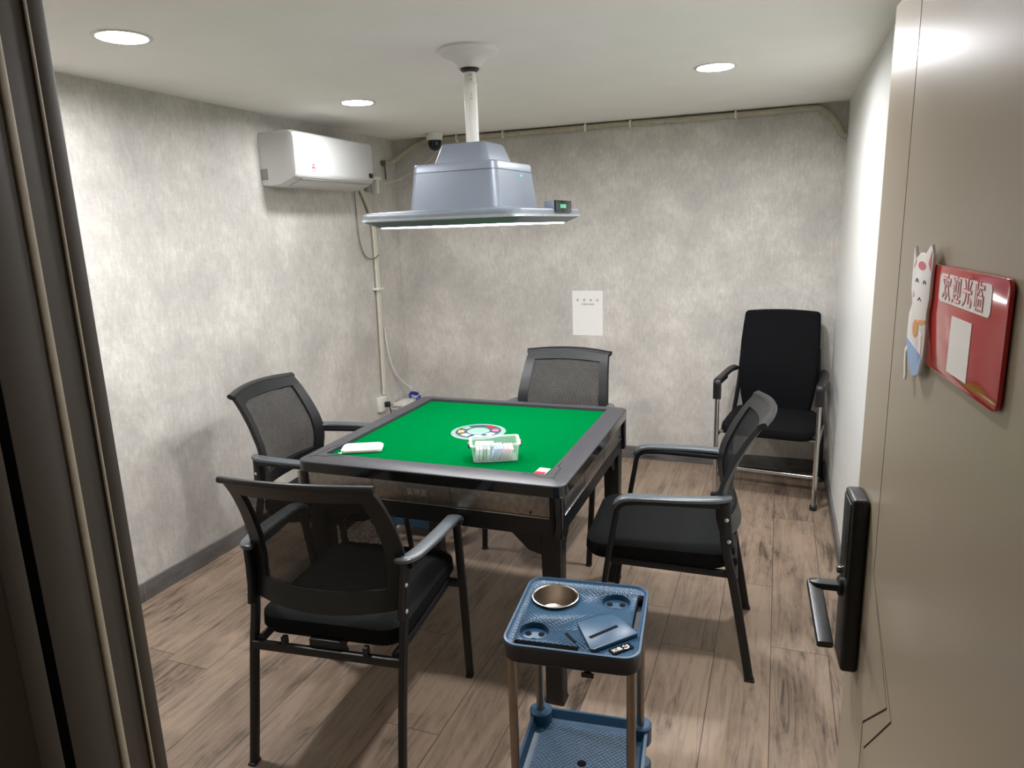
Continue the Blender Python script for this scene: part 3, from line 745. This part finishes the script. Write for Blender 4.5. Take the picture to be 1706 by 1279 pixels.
# ------------------------------------------------------------------ blue side trolleys
def make_trolley():
    t = empty('side_trolley')
    HXX, HYY = .1575, .162
    a = MB()
    a.loft([rsq(HXX - .008, HYY - .008, .036, -.045), rsq(HXX - .002, HYY - .002, .04, -.04), rsq(HXX - .001, HYY - .001, .04, -.004),
            rsq(HXX, HYY, .04, -.002), rsq(HXX - .001, HYY - .001, .04, .003), rsq(HXX - .006, HYY - .006, .036, .004), rsq(HXX - .010, HYY - .010, .032, -.002), rsq(HXX - .011, HYY - .011, .03, -.0025)])
    a.b.faces.ensure_lookup_table()
    for fc in a.b.faces:
        cz = fc.calc_center_median()
        fc.material_index = 1 if cz.z < -.0029 else (2 if len(fc.verts) > 10 else 0)
    top = a.build('top_tray', [M_blue, M_blue_dk, M_blue_d], t, label='blue plastic top tray with a lattice pattern')
    tab = MB(); tab.prism([(-.016, -.160), (.012, -.160), (-.002, -.150)], .012, M=TR(.045, 0, -.057)); tab.build('pull_tab', M_blue_dk, top)
    # real openings for the cup hole and the two coin wells, cut into the tray
    cut = MB()
    cut.cyl((-.073, .068, -.06), (-.073, .068, .02), .056, n=48)
    for x, y in ((.079, .080), (-.093, -.087)): cut.cyl((x, y, -.017), (x, y, .02), .0345, n=40)
    cut.box((.1365, .045, 0), (.0155, .155, .064), M=rot('Z', -.02))
    cut.box((-.055, -.1385, 0), (.15, .0165, .064), M=rot('Z', .0))
    co = cut.build('well_cutter', M_blue_dk)
    md = top.modifiers.new('b', 'BOOLEAN'); md.operation = 'DIFFERENCE'; md.object = co; md.solver = 'EXACT'
    try: md.material_mode = 'TRANSFER'
    except Exception: pass
    nm = bpy.data.meshes.new_from_object(top.evaluated_get(bpy.context.evaluated_depsgraph_get()))
    top.modifiers.clear(); top.data = nm; bpy.data.objects.remove(co)
    for x, y in ((.079, .080), (-.093, -.087)):
        well = MB().lathe([(.0345, -.002), (.0338, -.0165), (0, -.0165)], c=(x, y, 0), n=40).build('coin_well', M_blue, top)
        for k in range(3):
            a_ = 2.1 * k + .6
            MB().cyl((x + .018 * math.cos(a_), y + .017 * math.sin(a_), -.0164), (x + .018 * math.cos(a_), y + .017 * math.sin(a_), -.0150), .0075, n=16).build('well_hole', M_slot, well)
    # tissue lid in the corner
    l = MB(); poly = [(.002, -.047), (.045, -.010), (.078, .005), (.095, -.006), (.144, -.058), (.144, -.064), (.056, -.146), (.048, -.146)]
    l.prism(poly, .009, M=TR(0, 0, -.002), bev=.0015, mi=0)
    lid = l.build('tissue_lid', M_blue, top, label='plain blue tissue lid with a long slot')
    MB().sweep([(.040, -.104, .0073), (.096, -.044, .0073)], .009, .0012, power=3).build('tissue_slot', M_slot, lid)
    MB().sweep([(-.018, -.084, -.0010), (.008, -.115, -.0010)], .007, .0016, power=3).build('card_slot', M_slot, top)
    bd = MB().box((.113, -.121, .0002), (.056, .021, .0012), M=rot('Z', .75)).build('badge', M_slot, top, label='small black and white badge')
    bm = MB(); 
    arc = [(.012 + .007 * math.cos(math.radians(a)), .007 * math.sin(math.radians(a)), 0) for a in range(-150, 60, 15)]
    bm.sweep(arc, .0032, .0006, power=3); bm.sweep([(.006, .002, 0), (.012, .006, 0), (.011, 0, 0), (.016, .001, 0)], .0026, .0006, power=3)
    bmo = bm.build('badge_mark', M_sign_white, bd); bmo.data.transform(TR(.113, -.121, .0012) @ rot('Z', .75))
    text('badge_lettering', '如鑫', .013, TR(.113, -.121, .0010) @ rot('Z', .75) @ TR(-.011, 0, 0), M_sign_white, bd)
    # legs
    for sx in (-1, 1):
        for sy_ in (-1, 1):
            m = MB(); m.cyl((sx * .137, sy_ * .135, -.565), (sx * .137, sy_ * .135, -.03), .0105, n=18)
            lg = m.build('leg', M_legmetal, t)
            m = MB(); m.cyl((sx * .137 - .008, sy_ * .135, -.597), (sx * .137 + .008, sy_ * .135, -.597), .021, n=18)
            m.box((sx * .137, sy_ * .135, -.572), (.028, .03, .018), bev=.004)
            m.build('caster', M_tbl_black, lg)
    for zc_, nm in ((-.415, 'middle_shelf'), (-.535, 'lower_shelf')):
        a = MB()
        a.loft([rsq(.150, .152, .03, zc_ - .02), rsq(.156, .160, .035, zc_ - .018), rsq(.158, .162, .036, zc_ + .018), rsq(.150, .154, .03, zc_ + .019), rsq(.142, .146, .026, zc_ - .004), rsq(.128, .132, .02, zc_ - .008)], cap=(True, True), mi=0)
        a.loft([rsq(.127, .131, .02, zc_ - .010), rsq(.1275, .1315, .02, zc_ - .0075)], mi=1)
        for sx in (-1, 1):
            for sy_ in (-1, 1): a.lathe([(.029, -.028), (.031, -.022), (.031, .026), (.026, .030), (.011, .030)], c=(sx * .136, sy_ * .138, zc_), n=24, mi=0)
        sh = a.build(nm, [M_blue, M_blue_d], t)
        MB().lathe([(.012, 0), (.011, .0012), (0, .0012)], c=(0, 0, zc_ - .0076), n=24).build('shelf_hole', M_slot, sh)
    return t
ta = math.radians(5.8)
tr = make_trolley(); Ct = Vector((.648, -.918)) + .018 * Vector((-math.sin(ta), math.cos(ta)))
tr.location = (Ct.x, Ct.y, .618); tr.rotation_euler = (0, 0, ta)
tag(tr, 'blue plastic side trolley in front of the table, lattice tray with steel cup', 'trolley', 'blue trolleys beside the table')
tr2 = copy_tree(tr); tr2.location = (-.625, .70, .618); tr2.rotation_euler = (0, 0, .02)
tag(tr2, 'blue trolley half hidden behind the table, by the left back table leg', 'trolley', 'blue trolleys beside the table')
bpy.context.view_layer.update()
cup = MB(); cup.lathe([(.0, -.0525), (.043, -.052), (.0515, -.047), (.0552, .001), (.0552, .004)], n=48, mi=0)
cup.lathe([(.0552, .004), (.0575, .0065), (.0595, .006), (.0598, .0048), (.0555, .0045)], n=48, mi=1)
cup.lathe([(.0, -.0515), (.036, -.0515), (.0375, -.0500), (.039, -.0515)], n=48, mi=0)
cupo = empty('ashtray_cup'); cup.build('bowl', [M_cup, M_cup_rim], cupo)
cupo.matrix_world = tr.matrix_world @ TR(-.073, .068, -.001)
tag(cupo, 'round stainless steel cup set into the near blue trolley\'s tray', 'ashtray')

# ------------------------------------------------------------------ ceiling lamp over the table
lp = empty('table_lamp', (.003, .061, 0), -.078); tag(lp, 'blue-grey square pendant lamp hanging over the mahjong table on a white pole', 'lamp')
d = MB(); d.lathe([(0, ZC), (.104, ZC), (.107, ZC - .008), (.100, ZC - .018), (.078, ZC - .027), (.056, ZC - .038), (.045, ZC - .052), (.041, ZC - .063), (0, ZC - .063)], n=48)
d.build('ceiling_rose', M_white_pl, lp)
MB().lathe([(0, ZC - .062), (.033, ZC - .062), (.033, ZC - .069), (.022, ZC - .076), (0, ZC - .076)], n=32).build('dark_collar', M_tbl_black, lp, label='dark rubber collar')
m = MB(); m.cyl((0, 0, ZC - .14), (0, 0, ZC - .07), .0205, n=28); m.cyl((0, 0, 1.82), (0, 0, ZC - .12), .0235, n=28)
m.lathe([(.0235, 0), (.0245, .002), (.0245, .01), (.0205, .012)], c=(0, 0, ZC - .122), n=28)
pole = m.build('pole', M_white_pl, lp)
for zz in (2.07, 2.055, 2.005, 1.992): MB().cyl((.012, -.0165, zz), (.0145, -.0205, zz), .0022, n=10).build('screw', M_ac_grey, pole)
m = MB()
m.loft([rsq(.182, .182, .035, 1.600), rsq(.181, .181, .035, 1.614), rsq(.1675, .1675, .033, 1.736)], cap=(True, True), smooth=True)
m.loft([rsq(.165, .165, .032, 1.7360), rsq(.165, .165, .032, 1.7380)], smooth=True)
m.loft([rsq(.1675, .1675, .033, 1.7380), rsq(.1650, .1650, .032, 1.762), rsq(.161, .161, .03, 1.7665)], smooth=True)
hs = m.build('housing', M_lamp, lp)
m = MB(); m.loft([rsq(.112, .112, .026, 1.766), rsq(.089, .089, .022, 1.832), rsq(.084, .084, .02, 1.837)], smooth=True); m.build('housing_top', M_lamp, lp)
m = MB()
m.loft([rsq(.19, .19, .035, 1.612), rsq(.20, .20, .035, 1.611), rsq(0.298, 0.298, .045, 1.603), rsq(0.306, 0.306, .05, 1.600), rsq(0.308, 0.308, .05, 1.597), rsq(0.308, 0.308, .05, 1.583)], cap=(True, False), mi=0)
m.loft([rsq(0.308, 0.308, .05, 1.583), rsq(0.312, 0.312, .052, 1.582), rsq(0.312, 0.312, .052, 1.575), rsq(0.308, 0.308, .05, 1.574)], cap=(False, False), mi=1)
m.loft([rsq(0.308, 0.308, .05, 1.574), rsq(.275, .275, .045, 1.558), rsq(.272, .272, .045, 1.5545), rsq(.262, .262, .04, 1.5545), rsq(.262, .262, .04, 1.560)], cap=(False, True), mi=2)
sh = m.build('shade', [M_lamp_dk, M_lamp_silver, M_lamp_dk], lp)
m = MB(); m.loft([rsq(.261, .261, .04, 1.5585), rsq(.261, .261, .04, 1.5505)]); m.build('light_panel', M_panel_e, lp, label='glowing white panel under the shade')
# digit display on the right edge
m = MB(); m.box((.310, .090, 1.609), (.008, .158, .042), bev=.002); m.box((.288, .090, 1.609), (.040, .160, .040), bev=.004, mi=1)
ds = m.build('display', [M_ac_dark, M_lamp], lp, label='black display with green digits')
text('green_digits', '888', .020, TR(.3142, .082, 1.609) @ rot('Z', PI / 2) @ rot('X', PI / 2), M_green_e, ds, sx=1.9, offset=-.0006)
m = MB(); m.lathe([(0, 0), (.006, 0), (.0055, .001), (0, .0012)], c=(.1692, .04, 1.722), M=rot('Y', PI / 2 - .09) @ Matrix.Diagonal((.7, 1.9, 1, 1)), n=20)
m.build('badge', M_cyan_e, lp, label='small glowing blue badge')

# ------------------------------------------------------------------ ceiling downlights
dl = empty('ceiling_downlight')
m = MB(); m.lathe([(.073, -.001), (.0735, -.004), (.080, -.0055), (.086, -.003), (.088, 0), (.073, 0)], n=48); m.build('trim_ring', M_white_pl, dl)
m = MB(); m.lathe([(.0738, CAN_D - .001), (.0738, CAN_D - .003), (.05, CAN_D - .0045), (0, CAN_D - .005)], n=48); m.build('diffuser', M_down_e, dl)
dls = [((-.880, -.600), 'round lit ceiling downlight near the top left, largest of the three'),
       ((-.884, .730), 'round lit ceiling downlight above the air conditioner'),
       ((.780, .808), 'round lit ceiling downlight on the right, near the white wall'),
       ((.800, -.58), 'round lit ceiling downlight above the trolley, over the near right of the room')]
for i, ((x, y), lab) in enumerate(dls):
    o = dl if i == 0 else copy_tree(dl)
    o.location = (x, y, ZC); tag(o, lab, 'ceiling light', 'ceiling downlights')
    if i == 1:                                   # this lamp is weaker than the others
        for ch in o.children:
            if ch.name.startswith('diffuser'):
                ch.material_slots[0].link = 'OBJECT'; ch.material_slots[0].material = M_down_soft
hl = empty('hall_fill_light', (-.3, -3.0, ZC)); tag(hl, 'dim square fill light added out of view in the hall outside the door', 'ceiling light')  # added unseen lamp, lifts the dark door frame
m = MB(); m.box((0, 0, -.01), (.5, .5, .02), bev=.004); m.build('light_body', M_white_pl, hl)
m = MB(); m.box((0, 0, -.0215), (.46, .46, .004)); m.build('diffuser', M_hall_fill, hl)

# ------------------------------------------------------------------ air conditioner
ac = empty('air_conditioner', (XL, 0, 0)); tag(ac, 'white wall-mounted air conditioner high on the left wall', 'air conditioner')
y0, y1 = .700, 1.452
prof = [(.0, 1.795), (.0, 2.062), (.195, 2.062), (.215, 2.052), (.222, 2.03), (.222, 1.86), (.216, 1.838), (.20, 1.826), (.12, 1.796), (.06, 1.790)]
m = MB(); rr_ = []
for y, ins in ((y0, .022), (y0 + .004, .008), (y0 + .018, 0), (y1 - .018, 0), (y1 - .004, .008), (y1, .022)):
    rr_.append([(max(0, x - (ins if x > .1 else 0)), y, z + (ins * .6 if z < 1.9 else -ins * .6)) for x, z in prof])
m.loft(rr_); m.build('body', M_ac, ac)
m = MB(); m.box((.160, (y0 + y1) / 2 + .02, 1.8075), (.075, .66, .004), M=rot('Y', -.36), bev=.001); m.build('air_flap', M_ac, ac)
for dx, dz in ((.202, 1.8255), (.118, 1.7945)):
    m = MB(); m.box((dx, (y0 + y1) / 2 + .02, dz), (.004, .66, .003)); m.build('vent_line', M_ac_grey, ac)
m = MB(); m.box((.2225, 1.408, 1.873), (.003, .045, .026), bev=.006); m.build('display_window', M_ac_dark, ac, label='small black display window')
m = MB(); m.box((.018, y0 - .001, 1.852), (.045, .006, .055), bev=.002); m.build('side_cover', M_ac_grey, ac, label='grey notch cover')
lg = MB()
def dia(cx, cz, s, ang):
    # rhombus with one tip at (cx,cz) pointing along ang
    c, s_ = math.cos(ang), math.sin(ang); n = (-s_, c)
    P = [(cx, cz), (cx + c * s * .5 + n[0] * s * .29, cz + s_ * s * .5 + n[1] * s * .29), (cx + c * s, cz + s_ * s), (cx + c * s * .5 - n[0] * s * .29, cz + s_ * s * .5 - n[1] * s * .29)]
    lg.prism(P, .0008)
for a in (PI / 2, PI * 7 / 6, -PI / 6): dia(0, 0, .019, a)
lo = lg.build('logo', M_red, ac); 
ML = TR(.2221, .845, 1.888) @ rot('Z', PI / 2) @ rot('X', PI / 2)
lo.data.transform(ML)
text('logo_lettering', 'MHI', .011, ML @ TR(0, -.021, .0005), M_red, ac)

# ------------------------------------------------------------------ pipes, cables, camera, socket on the walls
m = MB()
for off, r in ((0, .011), (.021, .010)):
    m.tube(smooth_path([(XL + .018, 1.60 + off, 1.815), (XL + .018, 1.665 + off, 1.72), (XL + .018, 1.715 + off, 1.60), (XL + .018, 1.722 + off, 1.35), (XL + .018, 1.715 + off, 1.0), (XL + .018, 1.70 + off * .8, .445)], 8), r)
pb = m.build('pipe_bundle', M_cream); tag(pb, 'pair of cream pipes running down the left wall from the air conditioner', 'pipe')
for z in (1.17,):
    cl_ = MB().box((XL + .02, 1.727, z), (.04, .085, .014), bev=.003).build('pipe_clip', M_white_pl, pb)
m = MB(); m.tube(smooth_path([(XL + .016, 1.535, 1.80), (XL + .012, 1.545, 1.65), (XL + .012, 1.555, 1.50), (XL + .014, 1.60, 1.40), (XL + .02, 1.68, 1.372), (XL + .04, 1.735, 1.395)], 8), .0035)
tag(m.build('hanging_cord', mat('grey_cord', srgb(120, 116, 108), .5)), 'thin grey cord looping down the wall below the air conditioner', 'cord')
m = MB(); m.tube(smooth_path([(XL + .012, 1.78, .90), (XL + .02, 1.80, .70), (XL + .03, 1.86, .56), (XL + .045, 1.95, .47), (XL + .07, 2.0, .425)], 8), .0055)
tag(m.build('white_cable', M_white_pl), 'white cable curving from the pipes to the blue cable coil', 'cable')
# corner connection box and brackets
cb = empty('wall_bracket', (XL, 1.75, 1.87)); tag(cb, 'white pipe bracket on the wall right of the air conditioner', 'bracket')
MB().box((.02, -.17, .01), (.04, .06, .03), bev=.003).build('arm', M_white_pl, cb)
MB().box((.03, -.02, .015), (.05, .15, .02), bev=.003).build('arm', M_white_pl, cb)
MB().box((.03, .02, -.035), (.045, .022, .09), bev=.003).build('arm', M_white_pl, cb)
MB().box((.022, -.07, -.04), (.04, .05, .06), bev=.008).build('joint', M_ac_grey, cb)
m = MB(); m.tube(smooth_path([(XL + .03, 1.88, 1.86), (-1.38, 1.96, 1.885), (-1.27, 2.02, 1.945), (-1.16, 2.07, 2.03), (-1.11, 2.083, 2.11)], 8), .003)
tag(m.build('thin_wire', M_cream), 'thin pale wire rising from the wall bracket towards the ceiling', 'wire')
# conduit: corner, back wall
m = MB(); m.tube(smooth_path([(XL + .0, 1.92, 1.99), (XL + .05, 1.97, 2.0), (-1.36, 2.04, 2.07), (-1.25, 2.072, 2.128), (-1.10, 2.074, 2.135), (-.6, 2.074, 2.132), (0, 2.075, 2.134), (.6, 2.074, 2.132), (1.15, 2.074, 2.134), (1.24, 2.074, 2.126), (1.32, 2.074, 2.06), (1.355, 2.074, 1.99), (1.385, 2.074, 1.97)], 8), .0165, n=12)
cd_ = m.build('cable_conduit', mat('beige_conduit', srgb(176, 168, 148), .6, var=.12, scale=30, bump=.2)); tag(cd_, 'beige cable conduit clipped along the top of the back wall', 'conduit')
for x in (-.98, -.65, -.1, .18, .79): MB().box((x, 2.075, 2.133), (.010, .042, .046), bev=.003).build('conduit_clip', M_white_pl, cd_)
m = MB(); m.tube(smooth_path([(-.9, 2.088, 2.152), (-.3, 2.088, 2.1535), (.4, 2.088, 2.152), (1.1, 2.088, 2.153)], 6), .003)
tag(m.build('dark_wire', mat('dark_wire', srgb(70, 60, 48), .6)), 'thin dark wire between the conduit and the ceiling', 'wire')
m = MB(); m.tube(smooth_path([(XL + .02, 1.915, 1.985), (XL + .02, 1.925, 1.95), (XL + .018, 1.93, 1.89)], 6), .006); m.lathe([(0, 0), (.018, 0), (.018, .02), (0, .022)], c=(XL + .006, 1.915, 1.995), M=rot('Y', PI / 2), n=16)
tag(m.build('drain_hose', mat('dark_hose', srgb(96, 90, 84), .6)), 'short dark hose stub on the left wall below the conduit bend', 'hose')
dc = empty('dome_camera', (-1.075, 1.93, ZC)); tag(dc, 'small white dome security camera on the ceiling in the left back corner', 'camera')
MB().lathe([(0, 0), (.054, 0), (.056, -.004), (.052, -.045), (0, -.045)], n=32).build('mount', M_white_pl, dc)
MB().lathe([(.044, -.045), (.044, -.06), (.041, -.078), (.032, -.096), (.018, -.106), (0, -.109)], n=32).build('dome', mat('dark_dome', srgb(16, 20, 34), .1), dc)
so = empty('wall_socket', (XL, 1.668, .385)); tag(so, 'white wall socket with a black plug at the foot of the cream pipes', 'socket')
MB().box((.017, 0, 0), (.034, .085, .10), bev=.004).build('socket_box', M_white_pl, so)
pl = MB(); pl.box((.05, .018, -.005), (.034, .032, .036), bev=.005); pl.tube(smooth_path([(.06, .02, -.02), (.07, .024, -.06), (.05, .03, -.14), (.03, .03, -.30), (.02, .03, -.375)], 6), .004)
pl.build('black_plug', M_black_pl, so, label='black plug with cord')
# wire shelf with cable coil
ws = empty('wire_shelf', (XL, 1.90, .30)); tag(ws, 'white wire shelf low on the left wall, in the corner behind the table', 'shelf')
m = MB()
for z in (.03, .075):
    m.tube([(.003, -.15, z), (.125, -.15, z), (.125, .15, z), (.003, .15, z)], .0028)
for y in (-.15, -.05, .05, .15):
    m.tube([(.004, y, .12), (.004, y, .03), (.125, y, .03), (.125, y, .08)], .0024)
for x in (.02, .045, .07, .095): m.tube([(x, -.15, .03), (x, .15, .03)], .0022)
m.build('wire_frame', M_white_pl, ws)
MB().box((.065, .0, .043), (.09, .19, .02), bev=.004).build('shelf_liner', M_white_pl, ws)
m = MB()
for k in range(5):
    rr2 = .038 + .003 * (k % 3); a0 = k * .9
    m.tube([(rr2 * math.cos(a), rr2 * .7 * math.sin(a), .007 * k + .003 * math.sin(3 * a + k)) for a in [a0 + 2 * PI * i / 24 for i in range(25)]], .0038)
co = m.build('cable_coil', M_bluecable); co.location = (XL + .085, 2.01, .352); co.rotation_euler = (.5, .45, 0)
tag(co, 'coil of blue cable on the white wire shelf in the corner', 'cable')
# paper notice
pn = empty('paper_notice', (-.1045, YB - .0012, .975)); tag(pn, 'white paper notice taped to the grey back wall', 'notice')
MB().box((0, 0, 0), (.205, .0016, .296)).build('sheet', M_paper, pn)
RW = rot('X', PI / 2)
for k, chh in enumerate('举报电话'): text('character', chh, .018, TR(-.066 + k * .044, -.0010, .085) @ RW, M_ink, pn)
text('number_line', '13986769645', .0165, TR(.0, -.0010, .058) @ RW, M_ink, pn, spacing=1.0)
